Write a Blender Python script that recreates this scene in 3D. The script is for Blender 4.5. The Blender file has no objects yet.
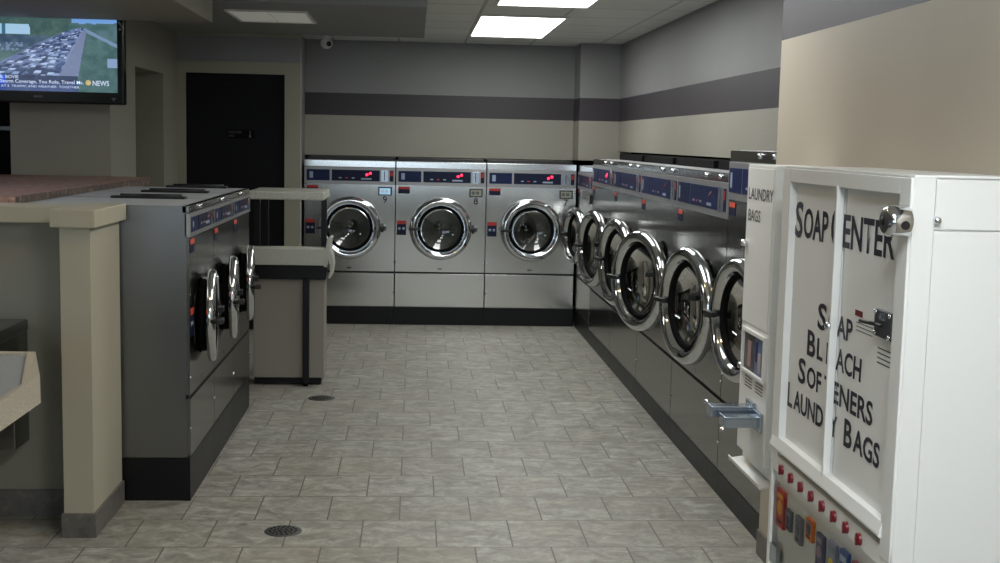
import bpy, bmesh, math, random
from mathutils import Vector, Matrix
random.seed(7)
C = bpy.context.scene.collection
PI = math.pi
R = math.radians

# ------------------------------------------------------------------ materials
def nt(name):
    m = bpy.data.materials.new(name); m.use_nodes = True
    t = m.node_tree
    return m, t, t.nodes, t.links, t.nodes['Principled BSDF']

def lin(c):
    return tuple(((x / 12.92) if x <= .04045 else ((x + .055) / 1.055) ** 2.4) for x in c) + (1,)

def plain(name, c, rough=.6, metal=0., spec=.5, coat=0.):
    m, t, N, L, b = nt(name)
    b.inputs['Base Color'].default_value = lin(c)
    b.inputs['Roughness'].default_value = rough
    b.inputs['Metallic'].default_value = metal
    b.inputs['Specular IOR Level'].default_value = spec
    b.inputs['Coat Weight'].default_value = coat
    # a faint mottling keeps every surface from being perfectly even
    tc = N.new('ShaderNodeTexCoord'); n = N.new('ShaderNodeTexNoise'); n.inputs['Scale'].default_value = 14; n.inputs['Detail'].default_value = 4
    mr = N.new('ShaderNodeMapRange'); dv = .012 if rough < .3 else .04; mr.inputs['To Min'].default_value = max(0, rough - dv); mr.inputs['To Max'].default_value = min(1, rough + dv)
    L.new(tc.outputs['Object'], n.inputs['Vector']); L.new(n.outputs['Fac'], mr.inputs['Value']); L.new(mr.outputs['Result'], b.inputs['Roughness'])
    return m

def steel(name, c, rough=.28, stretch=(3, 3, 90), amp=.03, aniso=.75):
    m, t, N, L, b = nt(name)
    b.inputs['Metallic'].default_value = 1
    tc = N.new('ShaderNodeTexCoord'); mp = N.new('ShaderNodeMapping'); mp.inputs['Scale'].default_value = stretch
    n = N.new('ShaderNodeTexNoise'); n.inputs['Scale'].default_value = 4; n.inputs['Detail'].default_value = 5
    L.new(tc.outputs['Object'], mp.inputs['Vector']); L.new(mp.outputs['Vector'], n.inputs['Vector'])
    mr = N.new('ShaderNodeMapRange'); mr.inputs['To Min'].default_value = rough - amp / 2; mr.inputs['To Max'].default_value = rough + amp / 2
    L.new(n.outputs['Fac'], mr.inputs['Value']); L.new(mr.outputs['Result'], b.inputs['Roughness'])
    n2 = N.new('ShaderNodeTexNoise'); n2.inputs['Scale'].default_value = 1.3; n2.inputs['Detail'].default_value = 2
    L.new(tc.outputs['Object'], n2.inputs['Vector'])
    cr = N.new('ShaderNodeValToRGB')
    cr.color_ramp.elements[0].color = lin(tuple(x * .93 for x in c)); cr.color_ramp.elements[1].color = lin(c)
    L.new(n2.outputs['Fac'], cr.inputs['Fac']); L.new(cr.outputs['Color'], b.inputs['Base Color'])
    b.inputs['Anisotropic'].default_value = aniso
    if aniso:
        tg = N.new('ShaderNodeTangent'); tg.direction_type = 'UV_MAP'; tg.uv_map = 'UVMap'
        L.new(tg.outputs['Tangent'], b.inputs['Tangent'])
    return m

def wallpaint(name, c, rough=.55, scale=60):
    m, t, N, L, b = nt(name)
    tc = N.new('ShaderNodeTexCoord')
    n = N.new('ShaderNodeTexNoise'); n.inputs['Scale'].default_value = 2.2; n.inputs['Detail'].default_value = 4
    L.new(tc.outputs['Object'], n.inputs['Vector'])
    cr = N.new('ShaderNodeValToRGB')
    cr.color_ramp.elements[0].position = .3; cr.color_ramp.elements[1].position = .75
    cr.color_ramp.elements[0].color = lin(tuple(x * .97 for x in c)); cr.color_ramp.elements[1].color = lin(c)
    L.new(n.outputs['Fac'], cr.inputs['Fac']); L.new(cr.outputs['Color'], b.inputs['Base Color'])
    b.inputs['Roughness'].default_value = rough
    n3 = N.new('ShaderNodeTexNoise'); n3.inputs['Scale'].default_value = scale
    L.new(tc.outputs['Object'], n3.inputs['Vector'])
    bp = N.new('ShaderNodeBump'); bp.inputs['Strength'].default_value = .08; bp.inputs['Distance'].default_value = .004
    L.new(n3.outputs['Fac'], bp.inputs['Height']); L.new(bp.outputs['Normal'], b.inputs['Normal'])
    return m

def emit(name, c, s):
    m, t, N, L, b = nt(name)
    b.inputs['Base Color'].default_value = lin(c)
    b.inputs['Emission Color'].default_value = lin(c); b.inputs['Emission Strength'].default_value = s
    return m

def speckle(name, base, dark, light, scale=220, rough=.4):
    m, t, N, L, b = nt(name)
    tc = N.new('ShaderNodeTexCoord'); n = N.new('ShaderNodeTexNoise'); n.inputs['Scale'].default_value = scale; n.inputs['Detail'].default_value = 3
    L.new(tc.outputs['Object'], n.inputs['Vector'])
    cr = N.new('ShaderNodeValToRGB'); e = cr.color_ramp.elements
    e[0].position = .34; e[0].color = lin(dark); e[1].position = .66; e[1].color = lin(light)
    k = e.new(.44); k.color = lin(base); k = e.new(.58); k.color = lin(base)
    L.new(n.outputs['Fac'], cr.inputs['Fac']); L.new(cr.outputs['Color'], b.inputs['Base Color'])
    b.inputs['Roughness'].default_value = rough
    return m

def floor_mat():
    m, t, N, L, b = nt('stone_tile_floor')
    tc = N.new('ShaderNodeTexCoord'); mp = N.new('ShaderNodeMapping')
    # running bond: tiles 0.3075 wide (x), 0.3535 deep (y)
    mp.inputs['Location'].default_value = (TX0, TY0, 0)
    L.new(tc.outputs['Object'], mp.inputs['Vector'])
    br = N.new('ShaderNodeTexBrick')
    br.inputs['Scale'].default_value = 1; br.inputs['Brick Width'].default_value = .3075; br.inputs['Row Height'].default_value = .3535
    br.inputs['Mortar Size'].default_value = .0035; br.inputs['Mortar Smooth'].default_value = .25
    br.inputs['Color1'].default_value = (0, 0, 0, 1); br.inputs['Color2'].default_value = (1, 1, 1, 1); br.inputs['Mortar'].default_value = (.5, .5, .5, 1)
    br.inputs['Bias'].default_value = 0
    L.new(mp.outputs['Vector'], br.inputs['Vector'])
    # slate-like clouds, stretched a little
    mp2 = N.new('ShaderNodeMapping'); mp2.inputs['Scale'].default_value = (1, 1.35, 1)
    L.new(tc.outputs['Object'], mp2.inputs['Vector'])
    addv = N.new('ShaderNodeVectorMath'); addv.operation = 'MULTIPLY_ADD'
    L.new(br.outputs['Color'], addv.inputs[0]); addv.inputs[1].default_value = (7, 7, 7); L.new(mp2.outputs['Vector'], addv.inputs[2])
    n = N.new('ShaderNodeTexNoise'); n.inputs['Scale'].default_value = 10; n.inputs['Detail'].default_value = 10; n.inputs['Roughness'].default_value = .74; n.inputs['Distortion'].default_value = .6
    L.new(addv.outputs['Vector'], n.inputs['Vector'])
    cr = N.new('ShaderNodeValToRGB'); e = cr.color_ramp.elements
    e[0].position = .30; e[0].color = lin((.38, .37, .34)); e[1].position = .66; e[1].color = lin((.69, .685, .65))
    k = e.new(.5); k.color = lin((.56, .555, .52))
    L.new(n.outputs['Fac'], cr.inputs['Fac'])
    tint = N.new('ShaderNodeMix'); tint.data_type = 'RGBA'; tint.blend_type = 'MULTIPLY'; tint.inputs['Factor'].default_value = .10
    L.new(cr.outputs['Color'], tint.inputs['A']); L.new(br.outputs['Color'], tint.inputs['B'])
    # rust-coloured clouds
    n4 = N.new('ShaderNodeTexNoise'); n4.inputs['Scale'].default_value = 1.1; n4.inputs['Detail'].default_value = 6; n4.inputs['Roughness'].default_value = .7
    L.new(addv.outputs['Vector'], n4.inputs['Vector'])
    r4 = N.new('ShaderNodeMapRange'); r4.inputs['From Min'].default_value = .45; r4.inputs['From Max'].default_value = .75; r4.inputs['To Max'].default_value = .45
    L.new(n4.outputs['Fac'], r4.inputs['Value'])
    rust = N.new('ShaderNodeMix'); rust.data_type = 'RGBA'; rust.inputs['B'].default_value = lin((.54, .49, .40))
    L.new(r4.outputs['Result'], rust.inputs['Factor']); L.new(tint.outputs['Result'], rust.inputs['A'])
    gm = N.new('ShaderNodeMix'); gm.data_type = 'RGBA'; gm.inputs['B'].default_value = lin((.36, .35, .32))
    L.new(br.outputs['Fac'], gm.inputs['Factor']); L.new(rust.outputs['Result'], gm.inputs['A'])
    L.new(gm.outputs['Result'], b.inputs['Base Color'])
    mr = N.new('ShaderNodeMapRange'); mr.inputs['To Min'].default_value = .36; mr.inputs['To Max'].default_value = .62
    L.new(n.outputs['Fac'], mr.inputs['Value']); L.new(mr.outputs['Result'], b.inputs['Roughness'])
    sub = N.new('ShaderNodeMath'); sub.operation = 'MULTIPLY_ADD'; sub.inputs[1].default_value = -.8
    L.new(br.outputs['Fac'], sub.inputs[0]); L.new(n.outputs['Fac'], sub.inputs[2])
    bp = N.new('ShaderNodeBump'); bp.inputs['Strength'].default_value = .35; bp.inputs['Distance'].default_value = .006
    L.new(sub.outputs['Value'], bp.inputs['Height']); L.new(bp.outputs['Normal'], b.inputs['Normal'])
    return m

TX0, TY0 = -.110 + .1537, -4.826 + .3535 * 2
def ceil_mat():
    m, t, N, L, b = nt('ceiling_tiles')
    tc = N.new('ShaderNodeTexCoord'); mp = N.new('ShaderNodeMapping'); mp.inputs['Location'].default_value = (-.45, -9.07 + 12 * .61, 0)
    L.new(tc.outputs['Object'], mp.inputs['Vector'])
    br = N.new('ShaderNodeTexBrick'); br.offset = 0
    br.inputs['Scale'].default_value = 1; br.inputs['Brick Width'].default_value = .61; br.inputs['Row Height'].default_value = .61
    br.inputs['Mortar Size'].default_value = .012; br.inputs['Mortar Smooth'].default_value = 0
    br.inputs['Color1'].default_value = lin((.88, .88, .865)); br.inputs['Color2'].default_value = lin((.90, .90, .885)); br.inputs['Mortar'].default_value = lin((.74, .74, .73))
    L.new(mp.outputs['Vector'], br.inputs['Vector']); L.new(br.outputs['Color'], b.inputs['Base Color'])
    n = N.new('ShaderNodeTexNoise'); n.inputs['Scale'].default_value = 90
    L.new(tc.outputs['Object'], n.inputs['Vector'])
    bp = N.new('ShaderNodeBump'); bp.inputs['Strength'].default_value = .3; bp.inputs['Distance'].default_value = .003
    L.new(n.outputs['Fac'], bp.inputs['Height']); L.new(bp.outputs['Normal'], b.inputs['Normal'])
    b.inputs['Roughness'].default_value = .8
    return m

def glass_mat(name, tint, refl=.04, rough=.03, ior=1.5):
    m, t, N, L, b = nt(name)
    N.remove(b)
    out = N['Material Output']
    tr = N.new('ShaderNodeBsdfTransparent'); tr.inputs['Color'].default_value = lin(tint)
    gl = N.new('ShaderNodeBsdfGlossy'); gl.inputs['Roughness'].default_value = rough
    fr = N.new('ShaderNodeFresnel'); fr.inputs['IOR'].default_value = 1.5
    ad = N.new('ShaderNodeMath'); ad.operation = 'ADD'; fr.inputs['IOR'].default_value = ior; ad.inputs[1].default_value = refl; ad.use_clamp = True
    mx = N.new('ShaderNodeMixShader')
    L.new(fr.outputs['Fac'], ad.inputs[0]); L.new(ad.outputs['Value'], mx.inputs['Fac']); L.new(tr.outputs['BSDF'], mx.inputs[1]); L.new(gl.outputs['BSDF'], mx.inputs[2])
    L.new(mx.outputs['Shader'], out.inputs['Surface'])
    return m

def perforated():
    m, t, N, L, b = nt('perforated_drum_steel')
    b.inputs['Metallic'].default_value = 1; b.inputs['Roughness'].default_value = .3
    tc = N.new('ShaderNodeTexCoord'); v = N.new('ShaderNodeTexVoronoi'); v.inputs['Scale'].default_value = 45; v.inputs['Randomness'].default_value = .1
    L.new(tc.outputs['Object'], v.inputs['Vector'])
    cr = N.new('ShaderNodeValToRGB'); cr.color_ramp.elements[0].position = .18; cr.color_ramp.elements[1].position = .24
    cr.color_ramp.elements[0].color = lin((.12, .12, .12)); cr.color_ramp.elements[1].color = lin((.66, .65, .62))
    L.new(v.outputs['Distance'], cr.inputs['Fac']); L.new(cr.outputs['Color'], b.inputs['Base Color'])
    return m

M = dict(
    floor=floor_mat(), ceil=ceil_mat(),
    beige=wallpaint('beige_wall_paint', (.64, .625, .58)), beigen=wallpaint('warm_beige_wall_paint', (.68, .645, .575)),
    grey=wallpaint('grey_wall_paint', (.54, .54, .54)),
    stripe=wallpaint('plum_brown_stripe_paint', (.235, .215, .235), .5),
    grayb=wallpaint('warm_grey_plaster', (.56, .55, .50)),
    trimp=wallpaint('cream_trim_paint', (.72, .70, .62), .4),
    trimd=wallpaint('olive_beige_trim_paint', (.60, .585, .52), .45),
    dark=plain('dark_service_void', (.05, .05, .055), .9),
    blackdoor=plain('black_painted_door', (.06, .06, .08), .6, 0, .2),
    base=speckle('slate_base_tile', (.40, .39, .37), (.35, .34, .32), (.46, .445, .42), 18, .5),
    steel=steel('brushed_stainless_front', (.86, .86, .85), .17),
    steelside=steel('brushed_stainless_side', (.52, .52, .515), .34), steeltop=plain('pale_stainless_top', (.74, .75, .76), .45, .2),  # tops are stainless; the pale base colour stands in for reflected light
    steeldark=steel('shaded_stainless', (.52, .515, .50), .20),  # stainless with a darkened base colour, for the dim room it mirrors
    chrome=plain('polished_chrome', (.84, .85, .86), .09, 1.),
    chromed=plain('polished_dark_chrome', (.48, .48, .49), .12, 1.),
    drum=perforated(),
    black=plain('black_plastic', (.075, .075, .08), .4),
    rubber=plain('black_rubber', (.045, .045, .045), .8, 0, .1),
    kick=plain('black_kick_enamel', (.05, .052, .062), .4, 0, .3),
    seam=plain('shadow_gap', (.04, .04, .04), .8),
    blue=plain('navy_label_film', (.05, .11, .27), .5, 0, .25),
    blued=plain('dark_navy_label_film', (.05, .08, .19), .5, 0, .25),
    lbl=plain('pale_label_print', (.55, .60, .68), .5),
    greyp=plain('grey_bezel_plastic', (.60, .60, .60), .35, .6),
    red=plain('red_label_film', (.62, .13, .12), .4),
    orange=plain('orange_label_film', (.80, .30, .20), .4),
    led=emit('red_led_digits', (1., .12, .22), 9), ledr=emit('red_led_soft', (1., .15, .25), 2.0),
    lcd=emit('pale_blue_lcd', (.62, .80, .95), .55), lcdd=plain('unlit_lcd', (.52, .53, .47), .3),
    glass=glass_mat('smoked_door_glass', (.62, .63, .62)), clear=glass_mat('clear_window_glass', (.97, .98, .98), 0, .02, 1.08),
    white=plain('white_enamel', (.87, .875, .86), .32), whitep=plain('white_panel_enamel', (.87, .875, .86), .38),
    ink=plain('dark_navy_ink', (.09, .09, .16), .5), inkg=plain('grey_ink', (.32, .32, .33), .5),
    knobred=plain('dark_red_knob', (.42, .05, .10), .3),
    zinc=plain('zinc_plated_steel', (.68, .72, .76), .25, 1.),
    mech=plain('gunmetal_plate', (.28, .29, .30), .4, .6),
    tan=speckle('tan_speckled_solid_surface', (.70, .675, .61), (.56, .53, .47), (.82, .80, .74), 260),
    grayspeck=speckle('grey_speckled_laminate', (.58, .60, .61), (.38, .40, .42), (.74, .76, .77), 240),
    pink=speckle('rose_granite', (.62, .49, .44), (.36, .28, .25), (.74, .63, .57), 45, .45),
    pinkedge=speckle('granite_edge', (.36, .30, .27), (.15, .12, .11), (.60, .52, .46), 30, .4),
    tabw=speckle('offwhite_laminate', (.70, .70, .655), (.63, .63, .59), (.76, .76, .72), 150, .35),
    tabb=plain('greige_table_panel', (.54, .52, .48), .5),
    tvb=plain('glossy_black_plastic', (.035, .035, .04), .15), tvl=plain('silver_fleck', (.6, .6, .6), .4),
    lamp=emit('lit_troffer_lens', (.99, 1., .985), 9.5), lampl=emit('soft_troffer_lens', (.97, .985, 1.), 7), lampn=emit('bright_troffer_lens', (.975, .99, 1.), 13.5), lampoff=emit('faint_troffer_lens', (.9, .9, .87), .13),
    warm=emit('warm_fill_lens', (1., .82, .56), 80),
    day=emit('daylight_window', (.87, .94, 1.), 2.4), lamps=emit('strong_troffer_lens', (.97, .985, 1.), 30),
    drain=plain('dull_drain_metal', (.33, .33, .32), .45, .7), hole=plain('drain_hole', (.03, .03, .03), .9),
    camw=plain('white_camera_shell', (.86, .86, .84), .4),
)

# ------------------------------------------------------------------ mesh helpers
class MB:
    def __init__(s): s.bm = bmesh.new()
    def box(s, x0, x1, y0, y1, z0, z1, bev=0):
        t = bmesh.new()
        bmesh.ops.create_cube(t, size=1)
        for v in t.verts:
            v.co = Vector(((x0 + x1) / 2 + v.co.x * (x1 - x0), (y0 + y1) / 2 + v.co.y * (y1 - y0), (z0 + z1) / 2 + v.co.z * (z1 - z0)))
        if bev:
            bmesh.ops.bevel(t, geom=t.edges[:], offset=bev, segments=2, profile=.5, affect='EDGES')
        s._add(t); return s
    def _add(s, t, mat=None):
        if mat is not None: bmesh.ops.transform(t, matrix=mat, verts=t.verts)
        me = bpy.data.meshes.new('tmp'); t.to_mesh(me); t.free(); s.bm.from_mesh(me); bpy.data.meshes.remove(me)
    def lathe(s, prof, n=48, axis='y', c=(0, 0, 0)):
        """prof: (radius, along-axis) pairs"""
        rings = []
        for r, a in prof:
            ring = []
            for i in range(n if r > 1e-6 else 1):
                th = 2 * PI * i / n
                u, w = r * math.cos(th), r * math.sin(th)
                p = {'y': (u, a, w), 'z': (u, w, a), 'x': (a, u, w)}[axis]
                ring.append(s.bm.verts.new((p[0] + c[0], p[1] + c[1], p[2] + c[2])))
            rings.append(ring)
        for A, B in zip(rings, rings[1:]):
            for i in range(n):
                j = (i + 1) % n
                a = [A[i % len(A)], A[j % len(A)], B[j % len(B)], B[i % len(B)]]
                f = []
                for v in a:
                    if v not in f: f.append(v)
                if len(f) > 2:
                    try: s.bm.faces.new(f).smooth = True
                    except ValueError: pass
        return s
    def cyl(s, p0, p1, r, n=16, r1=None):
        p0, p1 = Vector(p0), Vector(p1); d = p1 - p0
        t = bmesh.new()
        bmesh.ops.create_cone(t, cap_ends=True, segments=n, radius1=r, radius2=r if r1 is None else r1, depth=d.length)
        for f in t.faces:
            if len(f.verts) == 4: f.smooth = True
        s._add(t, Matrix.Translation((p0 + p1) / 2) @ d.to_track_quat('Z', 'Y').to_matrix().to_4x4()); return s
    def prism(s, pts, d0, d1, plane='xz', bev=0):
        """extrude a polygon; plane names the two axes of pts, d along the third"""
        t = bmesh.new()
        def P(a, b, d): return {'xz': (a, d, b), 'xy': (a, b, d), 'yz': (d, a, b)}[plane]
        A = [t.verts.new(P(a, b, d0)) for a, b in pts]; B = [t.verts.new(P(a, b, d1)) for a, b in pts]
        t.faces.new(A); t.faces.new(B[::-1])
        for i in range(len(pts)):
            j = (i + 1) % len(pts); t.faces.new((A[i], B[i], B[j], A[j]))
        bmesh.ops.recalc_face_normals(t, faces=t.faces)
        if bev: bmesh.ops.bevel(t, geom=t.edges[:], offset=bev, segments=2, profile=.5, affect='EDGES')
        s._add(t); return s
    def quad(s, *p):
        s.bm.faces.new([s.bm.verts.new(q) for q in p]); return s
    def build(s, name, mat, parent=None, loc=None, recalc=True):
        if recalc: bmesh.ops.recalc_face_normals(s.bm, faces=s.bm.faces)
        uv = s.bm.loops.layers.uv.new('UVMap')
        for f in s.bm.faces:
            n = f.normal; ax = max(range(3), key=lambda k: abs(n[k]))
            for l in f.loops:
                p = l.vert.co; l[uv].uv = (p.y, p.z) if ax == 0 else (p.x, p.z) if ax == 1 else (p.x, p.y)
        me = bpy.data.meshes.new(name); s.bm.to_mesh(me); s.bm.free()
        me.materials.append(mat)
        o = bpy.data.objects.new(name, me); C.objects.link(o)
        if parent: o.parent = parent
        if loc is not None: o.location = loc
        return o

def tag(o, label=None, cat=None, group=None, kind=None):
    if label: o['label'] = label
    if cat: o['category'] = cat
    if group: o['group'] = group
    if kind: o['kind'] = kind
    return o
def thing(name, label, cat, loc=(0, 0, 0), rz=0, group=None):
    o = bpy.data.objects.new(name, None); C.objects.link(o); o.empty_display_size = .1
    o.location = loc; o.rotation_euler = (0, 0, rz)
    return tag(o, label, cat, group)
def struct(name, mb, mat, label=None, cat=None):
    o = mb.build(name, mat); return tag(o, label, cat, kind='structure')
def copy_tree(o, parent=None):
    c = o.copy(); C.objects.link(c); c.parent = parent
    for ch in list(o.children): copy_tree(ch, c)
    return c

def text(name, s, mat, parent, origin, right, up, h, w=None, bold=0., align='LEFT', deep=.0006):
    """lettering of cap height h, total width w, its first letter's foot at origin"""
    cu = bpy.data.curves.new(name, 'FONT'); cu.body = s; cu.size = 1; cu.extrude = 0; cu.offset = bold; cu.resolution_u = 3
    ob = bpy.data.objects.new(name, cu); C.objects.link(ob)
    bpy.context.view_layer.update()
    dg = bpy.context.evaluated_depsgraph_get()
    me = bpy.data.meshes.new_from_object(ob.evaluated_get(dg))
    bpy.data.objects.remove(ob); bpy.data.curves.remove(cu)
    xs = [v.co.x for v in me.vertices]
    x0, x1 = min(xs), max(xs); cap = .69
    sx = (w / (x1 - x0)) if w else h / cap; sy = h / cap
    right, up = Vector(right).normalized(), Vector(up).normalized(); n = right.cross(up)
    for v in me.vertices:
        v.co = Vector(origin) + right * ((v.co.x - x0) * sx) + up * (v.co.y * sy) + n * deep
    me.materials.clear(); me.materials.append(mat)
    o = bpy.data.objects.new(name, me); C.objects.link(o); o.parent = parent
    return o

# ------------------------------------------------------------------ room
H_C = 2.53
fl = MB(); fl.quad((-4.6, -3.5, 0), (3.2, -3.5, 0), (3.2, 12.4, 0), (-4.6, 12.4, 0))
struct('floor', fl, M['floor'])
ce = MB(); ce.box(-4.6, 3.2, -3.5, 12.4, H_C, H_C + .1)
struct('ceiling', ce, M['ceil'])

def striped_wall(side, mk, z0, zs0, zs1, low='beige', up='grey'):
    """mk(mb, za, zb, out) adds the slab between two heights; the stripe is the same slab in another paint"""
    for nm, a, b, m in ((f'wall_{side}', z0, zs0, M[low]), (f'wall_{side}_stripe', zs0, zs1, M['stripe']), (f'wall_{side}_upper', zs1, H_C, M[up])):
        mb = MB(); mk(mb, a, b); struct(nm, mb, m)
ZS0, ZS1 = 1.829, 2.036
# back wall hangs over the washers' tops; a dark service space lies behind
striped_wall('back', lambda mb, a, b: mb.box(-1.10, 1.90, 11.80, 11.90, a, b), 1.460, ZS0 + .006, ZS1 + .006)
striped_wall('pillar', lambda mb, a, b: mb.box(1.499, 1.99, 11.386, 11.799, a, b), 1.468, ZS0, ZS1)
striped_wall('right', lambda mb, a, b: mb.box(1.871, 1.99, 4.76, 11.385, a, b), 1.556, ZS0, ZS1)
# near right wall, on which the soap machine stands
NX = 1.40
striped_wall('near', lambda mb, a, b: mb.box(NX, NX + .64, -3.5, 4.75, a, b), 0, 2.032, 2.225, 'beigen')
struct('baseboard_near', MB().box(NX - .008, NX, -3.5, 4.75, 0, .10), M['base'])
# service space behind the washers
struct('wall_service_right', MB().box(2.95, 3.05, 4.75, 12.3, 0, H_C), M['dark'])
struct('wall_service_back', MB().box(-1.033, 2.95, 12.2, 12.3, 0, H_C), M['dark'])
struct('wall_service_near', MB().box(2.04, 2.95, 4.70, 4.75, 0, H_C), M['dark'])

# door wall at the back left
DW = 10.4
struct('wall_door', MB().box(-2.35, -1.885, DW, DW + .12, 0, H_C).box(-1.06, -.945, DW, DW + .12, 0, H_C).box(-1.885, -1.06, DW, DW + .12, 2.135, H_C)
       .box(-1.10, -1.033, DW + .12, 12.3, 0, H_C), M['grey'])
struct('trim_1', MB().box(-1.953, -1.875, DW - .02, DW, 0, 2.225).box(-1.074, -.945, DW - .02, DW, 0, 2.225).box(-1.875, -1.074, DW - .02, DW, 2.127, 2.225), M['trimd'])
struct('trim_2', MB().box(-2.0, -.945, DW - .03, DW - .001, 2.43, 2.47, .004), M['trimd'])
d = struct('door_1', MB().box(-1.885, -1.06, DW + .03, DW + .075, .008, 2.135, .002), M['blackdoor'])
sg = MB().box(-1.545, -1.325, DW + .024, DW + .0295, 1.60, 1.672).build('door_sign', M['rubber'], d)
text('sign_lettering', 'EMPLOYEES', M['inkg'], sg, (-1.535, DW + .0235, 1.642), (1, 0, 0), (0, 0, 1), .018, .105)
text('sign_lettering', 'ONLY', M['inkg'], sg, (-1.535, DW + .0235, 1.613), (1, 0, 0), (0, 0, 1), .018, .05)
MB().lathe([(0, -.001), (.007, -.001), (.007, .0)], 12, c=(-1.36, DW + .024, 1.657)).prism([(-1.371, 1.61), (-1.349, 1.61), (-1.36, 1.65)], DW + .0225, DW + .024).build('sign_figure', M['inkg'], sg)
MB().lathe([(0, -.06), (.02, -.058), (.026, -.045), (.02, -.03), (.009, -.02), (.009, 0)], 20, c=(-1.80, DW + .03, .98)).build('door_knob', M['chromed'], d)

# left column (carries the television) with the opening behind it
struct('wall_column', MB().box(-2.575, -1.95, 8.15, 8.88, 0, H_C), M['grayb'])
struct('wall_left_return', MB().box(-2.35, -1.95, 8.88, 9.85, 2.087, H_C).box(-2.35, -1.95, 9.85, DW, 0, H_C).box(-2.50, -2.38, 8.88, 9.85, 0, H_C).box(-2.50, -2.35, 9.80, 9.85, 0, 2.1), M['grayb'])
# far left: dark entrance beyond the column
struct('wall_left', MB().box(-4.6, -4.5, -3.5, 12.4, 0, H_C), M['grayb'])
struct('wall_far_left', MB().box(-4.5, -2.5, 10.9, 11.0, 0, H_C), M['grayb'])
d2 = struct('door_2', MB().box(-4.1, -2.56, 10.84, 10.895, .01, 2.2, .003), M['blackdoor'])
MB().box(-4.0, -2.62, 10.77, 10.80, 1.62, 1.66, .004).box(-3.9, -3.87, 10.80, 10.84, 1.62, 1.66).box(-2.75, -2.72, 10.80, 10.84, 1.62, 1.66).build('push_bar', M['zinc'], d2)
# behind the camera: shop front with daylight in its window
struct('wall_front', MB().box(-4.6, 3.2, -3.5, -3.4, 0, .9).box(-4.6, 3.2, -3.5, -3.4, 2.3, H_C).box(-4.6, -3.6, -3.5, -3.4, .9, 2.3).box(1.0, 3.2, -3.5, -3.4, .9, 2.3), M['grayb'])
w = struct('window_1', MB().quad((-3.6, -3.47, .9), (1.0, -3.47, .9), (1.0, -3.47, 2.3), (-3.6, -3.47, 2.3)), M['day'])
MB().box(-2.1, -2.04, -3.45, -3.4, .9, 2.3).box(-.55, -.49, -3.45, -3.4, .9, 2.3).build('window_frame', M['zinc'], w)

# dropped soffits
struct('ceiling_soffit', MB().box(-3.6, .062, 7.92, 10.33, 2.45, H_C - .001), M['grey'])
struct('ceiling_bulkhead', MB().box(-4.5, -1.237, -3.4, 7.75, 2.30, H_C - .001), M['grayb'])

# half wall and its end post
struct('wall_partition', MB().box(-4.5, -1.393, 5.24, 5.42, 0, 1.25), M['grayb'])
struct('trim_3', MB().box(-4.5, -1.415, 5.17, 5.43, 1.25, 1.318, .004), M['trimp'])
struct('baseboard_partition', MB().box(-4.5, -1.402, 5.228, 5.24, 0, .115), M['base'])
struct('wall_post', MB().box(-1.385, -1.268, 4.95, 5.435, 0, 1.252), M['trimp'])
struct('trim_4', MB().box(-1.412, -1.238, 4.915, 5.44, 1.252, 1.323, .004), M['trimp'])
struct('baseboard_post', MB().box(-1.395, -1.258, 4.94, 5.436, 0, .10, .002), M['base'])

# ------------------------------------------------------------------ lights
def troffer(name, label, x0, x1, y0, y1, z, lens, nd=1, group=None):
    t = thing(name, label, 'ceiling light', ((x0 + x1) / 2, (y0 + y1) / 2, z), 0, group)
    hx, hy = (x1 - x0) / 2, (y1 - y0) / 2
    f = .022
    MB().box(-hx, hx, -hy, -hy + f, -.012, .0).box(-hx, hx, hy - f, hy, -.012, 0).box(-hx, -hx + f, -hy + f, hy - f, -.012, 0).box(hx - f, hx, -hy + f, hy - f, -.012, 0).build('frame', M['camw'], t)
    for i in range(nd):
        a = -hx + f + i * (2 * hx - 2 * f) / nd; b = a + (2 * hx - 2 * f) / nd - (.01 if i < nd - 1 else 0)
        MB().box(a, b, -hy + f, hy - f, -.006, -.001).build('lens', lens, t)
    return t
troffer('troffer_light', 'lit fluorescent ceiling panel nearest the back wall', .445, 1.10, 9.08, 10.86, H_C, M['lamp'], 1, 'lit ceiling panels')
troffer('troffer_light', 'lit fluorescent ceiling panel cut by the top edge of the photo', .51, 1.15, 6.70, 8.36, H_C, M['lamp'], 1, 'lit ceiling panels')
for y, l in ((5.1, 'lit fluorescent ceiling panel above the front of the right washer row'), (1.3, 'lit fluorescent ceiling panel over the soap machine'), (-1.2, 'lit fluorescent ceiling panel behind the viewer')):
    troffer('troffer_light', l, .35, .97, y - .6, y + .6, H_C, {5.1: M['lampn'], 1.3: M['lamps'], -1.2: M['lampl']}[y], 1, 'lit ceiling panels')
troffer('troffer_light', 'dim unlit ceiling panel in the dropped soffit by the black door', -1.27, -.72, 8.42, 9.2, 2.45, M['lampoff'], 2)  # switched-off lens, given a faint glow to lift its tone
troffer('troffer_light', 'added unseen ceiling panel above the granite counter', -3.5, -2.9, 4.4, 5.6, 2.30, M['lampn'], 1, 'lit ceiling panels')  # extra lamp out of view, added to brighten the left side
t = thing('fill_light', 'added unseen warm downlight over the aisle between the two washer rows', 'ceiling light', (-.35, 4.2, H_C))  # added lamp out of view, warms the near floor and the post
MB().lathe([(.095, -.008), (.11, -.006), (.11, 0), (.095, 0)], 32, 'z').build('trim_ring', M['camw'], t)
MB().lathe([(0, -.003), (.095, -.003)], 32, 'z').build('lens', M['warm'], t)

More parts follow.
